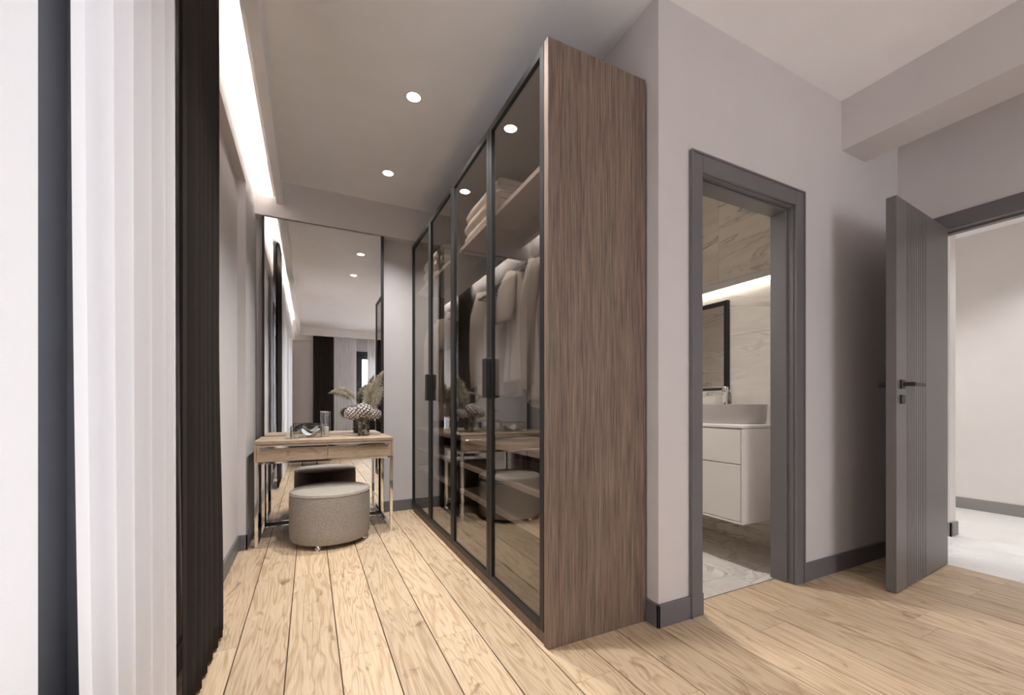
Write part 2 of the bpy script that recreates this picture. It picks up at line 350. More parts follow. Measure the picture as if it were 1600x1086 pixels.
# windows: dark frames, panes
def window(name, axis, a0, a1, z0, z1, pos, depth, mull, label):
    # axis 'y': in a wall of constant x ; axis 'x': constant y
    def bx(u0, u1, p0, p1, zz0, zz1): return ((p0, u0, zz0), (p1, u1, zz1)) if axis == 'y' else ((u0, p0, zz0), (u1, p1, zz1))
    t = thing(name, bx((a0+a1)/2, 0, pos, 0, z0, 0)[0], label, 'window', None, 'structure')
    f = MB(); fw = .16 if axis == 'y' else .10
    f.box(*bx(a0, a0+fw, pos, pos+depth, z0, z1), bev=.003).box(*bx(a1-fw, a1, pos, pos+depth, z0, z1), bev=.003)
    f.box(*bx(a0+fw, a1-fw, pos, pos+depth, z1-fw, z1), bev=.003).box(*bx(a0+fw, a1-fw, pos, pos+depth, z0, z0+fw), bev=.003)
    f.build('window_frame', 'window', t)
    ed = [a0+fw]+mull+[a1-fw]
    for i in range(len(ed)-1):
        u0, u1 = ed[i], ed[i+1]; s = .12 if axis == 'y' else .085; d0, d1 = pos+depth*.2, pos+depth*.75
        q = MB().box(*bx(u0, u0+s, d0, d1, z0+fw, z1-fw), bev=.002).box(*bx(u1-s, u1, d0, d1, z0+fw, z1-fw), bev=.002).box(*bx(u0+s, u1-s, d0, d1, z1-fw-s, z1-fw), bev=.002).box(*bx(u0+s, u1-s, d0, d1, z0+fw, z0+fw+s), bev=.002)
        sash = q.build('sash', 'window', t)
        MB().box(*bx(u0+s, u1-s, pos+depth*.45, pos+depth*.45+.006, z0+fw+s, z1-fw-s)).build('pane', 'pane', sash)
window('window_1', 'y', WY0, WY1, WZ0, WZ1, -.53, .112, [-.9, .1], 'tall dark aluminium window behind the white sheer curtains next to the black drape')
window('window_2', 'x', BX0, BX1, BZ0, BZ1, -3.18, .075, [1.6, 2.25], 'dark aluminium bedroom window seen in the mirror')

# bathroom doorway casing
t = thing('door_1', ((OX0+OX1)/2, YB, 0), 'grey moulded door frame around the bathroom opening', 'door frame', None, 'structure')
co0, co1, coz = 1.517, 2.372, 2.083
def casing_board(lo, hi): return B(lo, hi, .003)
casing_board((co0, YB-.014, 0), (OX0+.008, YB, coz)).box((co0, YB-.019, 0), (co0+.010, YB-.0138, coz), .0015).build('casing', 'trimgrey', t)
casing_board((OX1-.008, YB-.014, 0), (co1, YB, coz)).box((co1-.010, YB-.019, 0), (co1, YB-.0138, coz), .0015).build('casing', 'trimgrey', t)
casing_board((OX0+.008, YB-.0142, OZ-.008), (OX1-.008, YB, coz)).box((co0+.010, YB-.019, coz-.010), (co1-.010, YB-.0138, coz), .0015).build('casing', 'trimgrey', t)
MB().box((OX0, YB, 0), (OX0+.012, YB+.115, OZ), .002).box((OX0+.012, YB+.03, 0), (OX0+.024, YB+.115, OZ), .003).build('jamb', 'trimgrey', t)
MB().box((OX1-.012, YB, 0), (OX1, YB+.115, OZ), .002).box((OX1-.024, YB+.03, 0), (OX1-.012, YB+.115, OZ), .003).build('jamb', 'trimgrey', t)
MB().box((OX0+.012, YB, OZ-.012), (OX1-.012, YB+.115, OZ), .002).box((OX0+.012, YB+.03, OZ-.024), (OX1-.012, YB+.115, OZ-.012), .003).build('jamb', 'trimgrey', t)

# entrance doorway: frame + leaf
t = thing('door_2', (XR, (EY0+EY1)/2, 0), 'grey frame around the entrance doorway to the bright hall', 'door frame', None, 'structure')
cw = .068
for s in (-1, 1):
    xa, xb = (XR-.014, XR) if s < 0 else (XR+.14, XR+.154)
    B((xa, EY1-.008, 0), (xb, EY1-.008+cw, EZ+.075), .003).build('casing', 'trimgrey', t)
    B((xa, EY0+.008-cw, 0), (xb, EY0+.008, EZ+.075), .003).build('casing', 'trimgrey', t)
    B((xa, EY0+.008, EZ-.008), (xb, EY1-.008, EZ+.075), .003).build('casing', 'trimgrey', t)
B((XR, EY1-.012, 0), (XR+.14, EY1, EZ), .002).build('jamb', 'trimgrey', t)
B((XR, EY0, 0), (XR+.14, EY0+.012, EZ), .002).build('jamb', 'trimgrey', t)
MB().box((XR, EY0+.012, EZ-.012), (XR+.14, EY1-.012, EZ), .002).box((XR+.06, EY0+.012, EZ-.022), (XR+.08, EY1-.012, EZ-.012)).build('jamb', 'trimgrey', t)
# leaf in local coordinates: x from free edge (0) to hinge (.776), front face at y=0, thickness .042
ang = math.atan2(.059, .774)
t = thing('door_3', (2.636, 1.017, .006), 'open grey door leaf with fine vertical grooves and black lever handle', 'door', None, 'structure', ang)
gr = [.142, .166, .193, .217, .243, .270, .303, .332, .360, .384, .411]; gw = .0065
q = MB().box((0, .009, 0), (.776, .042, 1.992), .001)
ed = [0]+gr+[.776]
for i in range(len(ed)-1):
    q.box((ed[i]+(gw/2 if i else 0), 0, 0), (ed[i+1]-(gw/2 if i < len(ed)-2 else 0), .0092, 1.992), .0008)
leaf = q.build('leaf', 'door', t)
h = B((.042, -.010, 1.024), (.088, .001, 1.070), .002).box((.058, -.048, 1.037), (.074, -.008, 1.057), .002).box((.058, -.056, 1.036), (.20, -.042, 1.056), .003).build('lever_handle', 'handle', t); h['label'] = 'black lever handle'
B((.042, -.010, .948), (.088, .001, .993), .002).build('key_rosette', 'handle', t)
B((.042, .041, 1.024), (.088, .052, 1.070), .002).box((.058, .05, 1.037), (.074, .09, 1.057), .002).box((.058, .082, 1.036), (.20, .096, 1.056), .003).build('lever_handle', 'handle', t)
for hz in (.2, 1.0, 1.78): MB().tube([(.778, .012, hz), (.778, .012, hz+.1)], .008, 8).build('hinge', 'handle', t)

# hall beyond the entrance
f = struct('floor_hall', B((3.41, -1.6, -.05), (5.42, 3.6, -.003)), 'grout', 'white marble tile floor of the hall', 'floor')
for i, x in enumerate([3.412, 4.0, 4.8, 5.42][:-1]):
    x2 = [3.412, 4.0, 4.8, 5.42][i+1]
    for y in [-1.6+.8*j for j in range(7)]:
        B((x+.0008, y+.0008, -.003), (x2-.0008, min(y+.8, 3.6)-.0008, 0.0)).build('tile', 'hallmarble', f)
M['hallwall'] = paint('hall_paint', srgb(226, 222, 219), .7)
struct('wall_hall', B((5.42, -1.7, 0), (5.5, 3.7, 2.5)), 'hallwall', 'bright off-white far wall of the hall', 'wall')
struct('wall_hall_partition', B((4.163, 1.302, 0), (4.256, 3.6, 2.5)), 'hallwall', 'end of a white partition wall in the hall', 'wall')
struct('wall_hall_end', MB().box((3.5, 3.6, 0), (5.5, 3.7, 2.5)).box((3.55, -1.7, 0), (5.5, -1.6, 2.5)).box((3.555, -1.7, 0), (3.56, EY0-.1, 2.5)), 'hallwall', 'off-white end walls of the hall', 'wall')
struct('ceiling_hall', B((3.5, -1.7, 2.5), (5.5, 3.7, 2.6)), 'ceil', 'white ceiling of the hall', 'ceiling')
M['hallbase'] = paint('hall_base', srgb(140, 137, 134), .5, .02)
struct('baseboard_hall', MB().box((5.408, -1.6, 0), (5.42, 3.6, .10), .002).box((4.151, 1.29, 0), (4.163, 3.6, .10), .002).box((4.151, 1.29, 0), (4.268, 1.302, .10), .002), 'hallbase', 'grey baseboard along the hall walls', 'baseboard')

# bathroom shell: stone tiles
XV = 2.755
f = struct('floor_bathroom', B((1.44, YB+.095, -.05), (XV, 3.75, -.003)), 'grout', 'veined stone tile floor of the bathroom', 'floor')
xs = [1.44, 2.12, 2.72, XV]; ysb = [YB+.095, 1.54, 2.14, 2.74, 3.34, 3.75]
for i in range(3):
    for j in range(5):
        B((xs[i]+.001, ysb[j]+.001, -.003), (xs[i+1]-.001, ysb[j+1]-.001, 0)).build('tile', 'floortile', f)
w = struct('wall_vanity', B((XV+.008, YB+.1, 0), (XV+.15, 3.8, 2.62)), 'grout', 'stone tiled bathroom wall behind the hanging vanity', 'wall')
zs = [0, .65, 1.06, 1.45, 1.80, 2.265, 2.62]; yt = [YB+.1, 2.112, 3.05, 3.8]
for i in range(6):
    dx = -.022 if i < 2 else (0 if i < 4 else -.0)
    for j in range(3):
        B((XV+dx, yt[j]+.0008, zs[i]+.0008), (XV+.010, yt[j+1]-.0008, zs[i+1]-.0008)).build('tile', 'walltile', w)
w = struct('wall_bath_end', B((1.44, 3.75, 0), (2.9, 3.85, 2.62)), 'grout', 'stone tiled end wall of the bathroom', 'wall')
for i in range(5):
    for x in (1.45, 2.1): B((x, 3.742, i*.52+.001), (x+.648, 3.752, i*.52+.519)).build('tile', 'walltile', w)
w = struct('wall_bath_side', B((1.436, YB+.1, 0), (1.44, 3.75, 2.62)), 'grout', 'stone tiled bathroom wall facing the vanity', 'wall')
for i in range(4):
    for y in (1.42, 2.2, 2.98): B((1.44, y, i*.655+.001), (1.448, y+.768, i*.655+.654)).build('tile', 'walltile', w)
struct('ceiling_bathroom', B((1.43, YB+.1, 2.62), (2.9, 3.85, 2.7)), 'ceil', 'white bathroom ceiling', 'ceiling')
# LED profile on the vanity wall
t = thing('led_profile', (XV, 2.6, 1.79), 'glowing linear light fixed to the tiles above the bathroom mirror', 'light')
MB().box((XV-.05, YB+.11, 1.80), (XV, 3.74, 1.848), .002).build('housing', 'ceramic', t)
MB().box((XV-.034, YB+.112, 1.787), (XV-.004, 3.738, 1.7995)).build('diffuser', 'bathled', t)
# bathroom mirror
t = thing('bathroom_mirror', (XV, 2.4, 1.07), 'bathroom mirror in a deep black frame', 'mirror')
my0, my1, mz0, mz1 = 2.018, 2.80, 1.068, 1.715; fd = .03; fw = .028
MB().box((XV-fd, my0, mz0), (XV, my0+fw, mz1), .001).box((XV-fd, my1-fw, mz0), (XV, my1, mz1), .001).box((XV-fd, my0+fw, mz1-fw), (XV, my1-fw, mz1), .001).box((XV-fd, my0+fw, mz0), (XV, my1-fw, mz0+.008), .001).build('frame', 'black', t)
B((XV-.012, my0+fw, mz0+.008), (XV-.001, my1-fw, mz1-fw)).build('mirror_glass', 'mirror', t)
# vanity
VX, VY = 2.236, 1.556; VB, VT = .255, .832; XW = XV-.0225
t = thing('vanity_unit', (2.5, 2.0, VB), 'white wall-hung vanity with two drawers and rounded rear side', 'vanity')
MB().box((VX+.018, VY, VB), (XW, 2.50, VT-.022), .006).box((VX, VY, VB), (VX+.02, VY+.012, VT-.022), .003).box((VX, VY+.012, VB), (VX+.02, 2.49, VB+.012), .002).build('body', 'white_lac', t)
B((VX-.002, VY-.002, VT-.02), (XW, 2.502, VT), .003).build('counter_top', 'white_lac', t)
for z0, z1 in ((VB+.016, .598), (.604, VT-.026)):
    B((VX, VY+.015, z0), (VX+.0175, 2.49, z1), .002).build('drawer', 'white_lac', t)
t = thing('wash_basin', (2.47, 1.885, VT), 'oval grey vessel basin standing on the white vanity', 'basin')
pr = [(.955, 0), (.975, .015), (.992, .08), (1.0, .118), (1.0, .120), (.975, .121), (.96, .112), (.88, .04), (.6, .022), (.1, .018)]
MB().lathe([(r, z) for r, z in pr], (2.47, 1.885, VT), 56, .20, .30).build('bowl', 'ceramic', t, True)
MB().lathe([(.02, .019), (.02, .024), (.005, .025)], (2.47, 1.885, VT), 16).build('drain', 'chrome', t, True)
t = thing('basin_faucet', (2.695, 2.012, VT), 'tall chrome mixer tap behind the oval basin', 'tap')
MB().lathe([(.026, 0), (.026, .006), (.017, .01), (.017, .19), (.021, .195), (.021, .245), (.016, .25)], (2.695, 2.012, VT), 20).build('body', 'chrome', t, True)
MB().tube([(2.69, 2.012, VT+.205), (2.62, 2.03, VT+.203), (2.55, 2.045, VT+.195)], .011, 12).build('spout', 'chrome', t, True)
MB().tube([(2.695, 2.012, VT+.248), (2.67, 2.05, VT+.254), (2.645, 2.085, VT+.258)], .006, 8).build('lever', 'chrome', t, True)

# ------------------------------------------------------------------ wardrobe
WX, WXB, Y0, Y1, WT = .825, 1.322, 1.374, 3.735, 2.371
t = thing('wardrobe', (1.07, 2.55, 0), 'tall built-in wardrobe with smoked glass doors and brown wood side', 'wardrobe')
o = B((WX, Y0, 0), (WXB, Y0+.030, WT), .0015).build('side_panel', 'walnut', t); o['label'] = 'brown striated wood side panel'
B((WX+.02, Y1-.03, 0), (WXB, Y1, WT), .0015).build('side_panel', 'walnut', t)
B((WX+.024, Y0+.03, WT-.028), (WXB, Y1-.03, WT), .001).build('top_panel', 'inner', t)
B((WX+.024, Y0+.03, .05), (WXB, Y1-.03, .072), .001).build('bottom_panel', 'inner', t)
B((WX+.008, Y0+.03, 0), (WX+.026, Y1-.03, .046), .001).build('kick_board', 'walnut', t)
B((WXB-.012, Y0+.03, .072), (WXB, Y1-.03, WT-.028)).build('back_panel', 'inner', t)
YM = 2.571
B((WX+.045, YM-.010, .072), (WXB-.012, YM+.010, WT-.028), .001).build('partition', 'inner', t)
for z in (.385, .553, .720, 1.933):
    for a, c_ in ((Y0+.03, YM-.010), (YM+.010, Y1-.03)):
        B((WX+.045, a+.001, z+.0), (WXB-.012, c_-.001, z+.024), .001).build('shelf', 'shelf', t)
RX, RZ = 1.075, 1.735
for a, c_ in ((Y0+.03, YM-.010), (YM+.010, Y1-.03)):
    MB().tube([(RX, a, RZ), (RX, c_, RZ)], .012, 12).build('hanging_rail', 'black', t, True)
dy = [Y0+.032, 1.960, 2.571, 3.135, Y1-.0]
fw = .032; DX0, DX1 = WX, WX+.022; DZ0, DZ1 = .05, WT-.002
for i in range(4):
    a, c_ = dy[i]+.0015, dy[i+1]-.0015
    d = MB().box((DX0, a, DZ0), (DX1, a+fw, DZ1), .001).box((DX0, c_-fw, DZ0), (DX1, c_, DZ1), .001).box((DX0, a+fw, DZ1-fw), (DX1, c_-fw, DZ1), .001).box((DX0, a+fw, DZ0), (DX1, c_-fw, DZ0+fw), .001).build('door', 'black', t)
    B((DX0+.009, a+fw-.004, DZ0+fw-.004), (DX0+.013, c_-fw+.004, DZ1-fw+.004)).build('glass_pane', 'smoked', d)
    ys_ = c_-.024 if i % 2 == 0 else a+.002
    B((DX0-.028, ys_, .985), (DX0+.001, ys_+.022, 1.185), .003).build('handle', 'handle', d)

# towels on the upper shelf: folded, three high
def towel(y0, y1, x0, x1, z0, h, label, grp):
    q = MB(); n = 14
    # C-shaped folded profile swept along y : outline in x-z
    out = []
    for k in range(n+1):
        a = -math.pi/2 - math.pi*k/n
        out.append((x0+h/2+math.cos(a)*h/2, z0+h/2+math.sin(a)*h/2))
    th = h*.46
    inn = [(x1, z0+h), (x1, z0+h-th), (x0+h*.35, z0+h-th), (x0+h*.30, z0+h/2), (x0+h*.35, z0+th), (x1, z0+th), (x1, z0)]
    prof = out+inn
    m_ = len(prof); ny = 7
    v = []
    for j in range(ny):
        y = y0+(y1-y0)*j/(ny-1); e = .006 if j in (0, ny-1) else 0
        for (x, z) in prof:
            nz = noise.noise(Vector((x*9, y*9, z*20+z0*7)))*.004
            v.append((x+e*(1 if x < x0+.1 else -1)+nz, y, z0+(z-z0)*(1-e*6)+max(0, nz)*(.5 if z > z0+.01 else 0)))
    f = [(j*m_+i, j*m_+(i+1) % m_, (j+1)*m_+(i+1) % m_, (j+1)*m_+i) for j in range(ny-1) for i in range(m_)]
    f += [tuple(range(m_-1, -1, -1)), tuple((ny-1)*m_+i for i in range(m_))]
    q.add(v, f)
    return tag(q.build('folded_towel', 'terry', None, True), label, 'towel', grp)
zs0 = 1.957
ord_ = ('bottom', 'middle', 'top')
for y0, y1, where in ((2.03, 2.52, 'above the hanging T-shirt'), (3.06, 3.60, 'in the wardrobe half next to the mirror')):
    z = zs0+.001
    for k in range(3):
        h = .074
        towel(y0+random.uniform(-.008, .008), y1+random.uniform(-.01, .01), .885+.012*random.random(), 1.21, z, h-.004, f'white folded towel, {ord_[k]} of the stack {where}', 'folded towels on the upper shelf')
        z += h

# hangers and garments
def hanger(y, tilt=0.0, label='', w=.17, x=RX):
    q = MB(); zb = RZ-.085
    hook = [(x, y, zb+.02), (x, y, RZ-.035)]
    for k in range(9):
        a = -math.pi/2 + math.pi*1.35*k/8
        hook.append((x+.016*math.cos(a)+0.0, y, RZ+.004+.0185*math.sin(a)-.0))
    hk = [(x, y, zb+.018), (x+.004, y, RZ-.035), (x+.015, y, RZ-.020), (x+.0175, y, RZ), (x+.012, y, RZ+.013), (x, y, RZ+.0178), (x-.012, y, RZ+.013), (x-.017, y, RZ+.001)]
    th_ = thing('clothes_hanger', (x, y, zb-.09), label, 'hanger', 'hangers on the wardrobe rails')
    MB().tube(hk, .0025, 6).build('hook', 'chrome', th_, True)
    arm = [(x-w, y, zb-.075), (x-w*.6, y, zb-.040), (x-.03, y, zb+.012), (x, y, zb+.02), (x+.03, y, zb+.012), (x+w*.6, y, zb-.040), (x+w, y, zb-.075)]
    MB().tube(arm, .0065, 8).tube([(x-w+.01, y, zb-.075), (x+w-.01, y, zb-.078)], .004, 8).build('arms', 'black', th_, True)
    return th_
def garment(name, y, mat, label, halfw=.21, length=.75, sleeve=None, slen=.25, flare=1.0, seed=1, neck=.07, x=RX, hem=0.0, hemmat=None, cat='shirt', fold=.015, dep=.034):
    zt = RZ-.062
    th_ = thing(name, (x, y, zt-length), label, cat, 'clothes on the wardrobe rails')
    rnd = random.Random(seed); ph = [rnd.uniform(0, 6.28) for _ in range(6)]
    nu, nv = 64, 34
    def prof(t):       # half width, half depth
        w = halfw*(1+(flare-1)*t); 
        d = dep*(.28+1.1*min(1, t*3.0))
        return w, d
    def pt(u, v_, grow=0.0):
        a = 2*math.pi*u; w, d = prof(v_)
        ca, sa = math.cos(a), math.sin(a)
        xx = w*math.copysign(abs(ca)**.8, ca)
        rip = fold*min(1, v_*1.6)*(math.sin(3*a*1.0+ph[0]+v_*2)+.6*math.sin(7*a+ph[1]-v_*1.3)+.4*math.sin(12*a+ph[2]))
        yy = d*math.copysign(abs(sa)**.7, sa)+rip*.9
        sl = .36*max(0, abs(xx)-neck*.6)
        z = zt - sl*(1-v_)**2 - v_*length - hem*xx*v_ + .012*v_*math.sin(2*a+ph[3])
        if abs(xx) < neck and v_ < .08: z -= (.045 if sa < 0 else .012)*(1-abs(xx)/neck)*(1-v_/.08)
        xx += .012*v_*math.sin(ph[4]+v_*4)
        return (x+xx, y+yy, z)
    q = MB().grid(lambda u, v_: pt(u, v_), nu, nv, True)
    body = q.build('body', mat, th_, True, solid=.0025)
    if sleeve:
        for s in (-1, 1):
            sx_ = x+s*(halfw*.93); sz = zt-.36*(halfw*.93-neck*.6)
            sp = MB(); n, mseg = 20, 12
            def sp_pt(u, v_):
                a = 2*math.pi*u
                if sleeve == 'short': cx = sx_+s*(.030*math.sin(v_*1.6)); cz = sz-.04-v_*slen; rx, ry = .046+.014*v_, .040+.014*v_
                else: cx = sx_+s*(.018*math.sin(v_*2.2)); cz = sz-.05-v_*slen; rx, ry = .055-.018*v_, .032-.006*v_
                top = max(0, 1-v_*5)
                cy = y-.012*math.sin(v_*3)
                rr = 1+.09*math.sin(3*a+ph[0]+v_*5)*v_+.05*math.sin(5*a+v_*9)
                return (cx+rx*math.cos(a)*rr*(1-.45*top)-s*top*.02, cy+ry*math.sin(a)*rr*(1-.3*top), cz+top*.05+.02*math.cos(a)*s*-1*v_)
            sp.grid(sp_pt, n, mseg, True).build('sleeve', mat, th_, True, solid=.0025)
    if hemmat:
        MB().grid(lambda u, v_: (lambda p: (x+(p[0]-x)*1.03, y+(p[1]-y)*1.1, p[2]))(pt(u, .72+.27*v_)), nu, 8, True).build('lace_hem', hemmat, th_, True)
    hanger(y, 0, 'black hanger inside the '+label.split(' hanging')[0], halfw-.012, x)
    return th_
garment('blouse', 1.53, 'g_beige', 'beige linen tunic hanging beside the wood side panel', .165, .86, None, seed=3, flare=1.12, cat='tunic')
garment('cardigan', 1.72, 'g_grey', 'long pale grey cardigan hanging between tunic and T-shirt', .15, .78, 'long', .55, 1.05, seed=5, hem=.5, cat='cardigan', x=1.08)
garment('t_shirt', 1.97, 'g_white', 'white T-shirt with loose short sleeves hanging by the door handle', .145, .60, 'short', .22, 1.0, seed=8, cat='T-shirt')
garment('shirt', 2.38, 'g_white', 'white long-sleeved shirt hanging against the wardrobe partition', .15, .66, 'long', .52, 1.0, seed=11)
garment('dress', 2.76, 'g_brown', 'taupe sleeveless dress with lace hem hanging on the rail', .165, .80, None, seed=13, flare=1.15, hemmat='g_lace', cat='dress')
garment('shirt', 3.03, 'g_grey', 'pale grey short-sleeved shirt hanging next to the dress', .145, .62, 'short', .24, seed=17)
garment('blouse', 3.26, 'g_beige', 'cream long-sleeved blouse hanging behind the grey shirt', .15, .70, 'long', .5, seed=19, cat='blouse')
garment('robe', 3.52, 'g_white', 'white long robe hanging at the mirror end of the rail', .15, .85, 'long', .5, seed=23, cat='robe')
for k, y in enumerate((2.10, 2.17, 2.24, 2.31)): hanger(y, 0, 'empty black hanger beside the T-shirt')
for k, y in enumerate((2.64, 2.69, 2.87, 2.92)): hanger(y, 0, 'empty black hanger beside the lace-hem dress')

# ------------------------------------------------------------------ dressing mirror
MX0, MX1, MY, MZ1 = -.332, .577, 3.72, 2.412
t = thing('wall_mirror', ((MX0+MX1)/2, MY, 0), 'floor-to-beam dressing mirror with thin black side frames', 'mirror')
B((MX0+.016, MY, .004), (MX1-.024, MY+.006, MZ1)).build('mirror_glass', 'mirror', t)
MB().box((MX0, MY-.004, .004), (MX0+.0165, MY+.03, MZ1), .001).build('frame', 'black', t)
MB().box((MX1-.0245, MY-.004, .004), (MX1, MY+.03, MZ1), .001).build('frame', 'black', t)
B((MX0+.017, MY+.0065, .004), (MX1-.025, YF-.013, MZ1)).build('backing', 'inner', t)

# ------------------------------------------------------------------ dressing table
DF, DB_, DL, DR = 3.205, 3.685, -.332, .566; DT = .708
t = thing('dressing_table', (.117, 3.44, 0), 'light oak dressing table with two drawers on chrome legs', 'dressing table')
B((DL, DF, DT-.024), (DR, DB_, DT), .0015).build('table_top', 'deskoak', t)
MB().box((DL, DF+.012, .590), (DR, DB_, DT-.0245), .001).box((DL, DF, .568), (DL+.012, DB_, DT-.0245), .001).box((DR-.012, DF, .568), (DR, DB_, DT-.0245), .001).build('carcass', 'deskoak', t)
mid = .113
for a, c_ in ((DL+.0135, mid-.0015), (mid+.0015, DR-.0135)):
    d = B((a, DF+.001, .568), (c_, DF+.0115, DT-.028), .001).build('drawer', 'deskoak', t)
    ha, hb = (a+.022, c_-.002) if a < 0 else (a+.002, c_-.022)
    MB().box((ha, DF-.016, .658), (hb, DF-.012, .670), .001).box((ha, DF-.013, .667), (hb, DF+.002, .670)).build('handle', 'chrome', d)
tb = .022
def leg(x, y): B((x, y, 0), (x+tb, y+tb, .568), .0015).build('leg', 'chrome', t)
for x in (DL+.002, DR-.002-tb):
    for y in (DF+.002, DB_-.002-tb-.02): leg(x, y)
    B((x, DF+.002+tb, .0), (x+tb, DB_-.022-tb, tb), .0015).build('floor_rail', 'chrome', t)
    B((x, DF+.002+tb, .568-tb), (x+tb, DB_-.022-tb, .5675), .0015).build('top_rail', 'chrome', t)
B((DL+.002+tb, DB_-.022-tb, 0), (DR-.002-tb, DB_-.022, tb), .0015).build('floor_rail', 'chrome', t)
B((DL+.002+tb, DF+.003, .568-tb*.7), (DR-.002-tb, DF+.003+tb, .5675), .0015).build('top_rail', 'chrome', t)

# pouf
PX, PY, PR = .133, 3.20, .262
t = thing('round_pouf', (PX, PY, 0), 'round beige boucle pouf with smooth top under the dressing table', 'pouf')
pf = [(.86, .027), (.955, .032), (.985, .054), (1.0, .10), (1.0, .30), (.995, .335), (.985, .348)]
MB().lathe([(r*PR, z) for r, z in pf], (PX, PY, 0), 72).build('side', 'boucle', t, True)
MB().lathe([(.987*PR, .346), (.975*PR, .358), (.93*PR, .366), (.7*PR, .372), (.3*PR, .375), (.02, .375)], (PX, PY, 0), 72).build('seat_top', 'bouclet', t, True)
ring = [(PX+PR*.992*math.cos(a), PY+PR*.992*math.sin(a), .347) for a in [2*math.pi*k/72 for k in range(73)]]
MB().tube(ring, .0032, 6, False).build('piping', 'bouclet', t, True)
for k in range(4):
    a = math.radians(-112+90*k); fx, fy = PX+.228*math.cos(a), PY+.228*math.sin(a)
    MB().lathe([(.017, 0), (.019, .004), (.019, .012), (.014, .0285)], (fx, fy, 0), 14).build('foot', 'chrome', t, True)

# things on the table
t = thing('flower_vase', (.388, 3.50, DT), 'mottled grey ribbed vase standing on the dressing table', 'vase')
n = 48; prof = [(.034, 0), (.040, .006), (.042, .05), (.041, .11), (.044, .150), (.040, .152), (.037, .145), (.036, .02), (.005, .018)]
q = MB(); v = []
for i, (r, z) in enumerate(prof):
    for k in range(n):
        a = 2*math.pi*k/n; rr = r*(1+(.04*math.cos(12*a) if i < 5 else 0)); v.append((.388+rr*math.cos(a), 3.50+rr*math.sin(a), DT+z))
q.add(v, [(i*n+k, i*n+(k+1) % n, (i+1)*n+(k+1) % n, (i+1)*n+k) for i in range(len(prof)-1) for k in range(n)]+[tuple(range(n-1, -1, -1)), tuple((len(prof)-1)*n+k for k in range(n))])
q.build('body', 'vase', t, True)
def bloom(c, r, flat, label, stem_base):
    t = thing('hydrangea', stem_base, label, 'flower', 'blooms in the vase')
    q = MB(); core = MB()
    ga = math.pi*(3-math.sqrt(5)); nfl = 95
    core.lathe([(max(.0005, r*.9*math.sin(math.pi*k/10)), -r*.9*flat*math.cos(math.pi*k/10)) for k in range(11)], c, 20)
    rng = random.Random(int(c[0]*1000))
    for k in range(nfl):
        zz = 1-1.75*k/nfl; rr = math.sqrt(max(0, 1-zz*zz)); a = ga*k
        nrm = Vector((rr*math.cos(a), rr*math.sin(a), zz)); p = Vector(c)+Vector((nrm.x*r, nrm.y*r, nrm.z*r*flat))*(1+rng.uniform(-.05, .05))
        t1 = nrm.cross(Vector((.3, .1, 1))).normalized(); t2 = nrm.cross(t1); s = r*.155; a0 = rng.uniform(0, 6)
        for j in range(4):     # four petals
            an = a0+j*math.pi/2; d1 = t1*math.cos(an)+t2*math.sin(an); d2 = t1*-math.sin(an)+t2*math.cos(an)
            q.add([p, p+d1*s*.6+d2*s*.45+nrm*s*.35, p+d1*s*1.15+nrm*s*.2, p+d1*s*.6-d2*s*.45+nrm*s*.35], [(0, 1, 2, 3)])
    core.build('core', 'core', t, True); q.build('petals', 'petal', t)
    MB().tube([stem_base, ((stem_base[0]*.6+c[0]*.4), (stem_base[1]*.6+c[1]*.4), c[2]-r*flat*1.1), (c[0], c[1], c[2]-r*flat*.8)], .003, 6).build('stem', 'stem', t, True)
bs = (.388, 3.50, DT+.022)
bloom((.300, 3.47, .880), .060, .85, 'blush hydrangea bloom on the vase side facing the glass cylinder', (.378, 3.497, DT+.022))
bloom((.378, 3.45, .900), .072, .85, 'largest blush hydrangea bloom in the middle of the vase', (.386, 3.490, DT+.022))
bloom((.462, 3.48, .876), .058, .85, 'blush hydrangea bloom on the vase side facing the wardrobe', (.398, 3.497, DT+.022))
bloom((.400, 3.55, .915), .055, .85, 'blush hydrangea bloom at the rear of the vase facing the mirror', (.392, 3.510, DT+.022))
def plume(path, length_h, rad, label, nh, seed):
    b0 = path[0]; t = thing('pampas_plume', b0, label, 'dried grass', 'dried plumes in the vase'); rng = random.Random(seed)
    pts = []
    P = [Vector(p) for p in path]
    for k in range(25):       # quadratic bezier
        s = k/24; pts.append(P[0]*(1-s)**2+P[1]*2*s*(1-s)+P[2]*s*s)
    MB().tube(pts, [.0025*(1-.6*k/24) for k in range(25)], 6).build('stem', 'stem', t, True)
    q = MB()
    for k in range(nh):
        s = 1-length_h*rng.random()**.9; i = min(23, int(s*24)); p = pts[i].lerp(pts[i+1], s*24-i); tan = (pts[i+1]-pts[i]).normalized()
        u = (s-(1-length_h))/length_h
        e = rad*math.sin(math.pi*min(1, max(.05, .12+u*.85)))
        d = (tan*rng.uniform(.25, .9)+Vector((rng.gauss(0, 1), rng.gauss(0, 1), rng.gauss(0, 1))).normalized()).normalized()
        w = d.cross(Vector((rng.random(), rng.random(), rng.random()))).normalized()*.0016; ln = e*rng.uniform(.7, 1.3)
        m1 = p+d*ln*.55; m2 = p+d*ln+Vector((0, 0, -.12*ln))
        q.add([p-w*.5, p+w*.5, m1+w, m2, m1-w], [(0, 1, 2, 3, 4)])
    f = q.build('plume', 'pampas', t); f['kind'] = 'stuff'
plume([(.384, 3.50, DT+.024), (.36, 3.49, 1.13), (.145, 3.47, 1.055)], .52, .040, 'slim dried plume arching sideways out of the vase', 700, 1)
plume([(.392, 3.50, DT+.024), (.40, 3.49, .98), (.53, 3.46, 1.225)], .62, .058, 'tallest dried plume rising towards the mirror frame', 1500, 2)
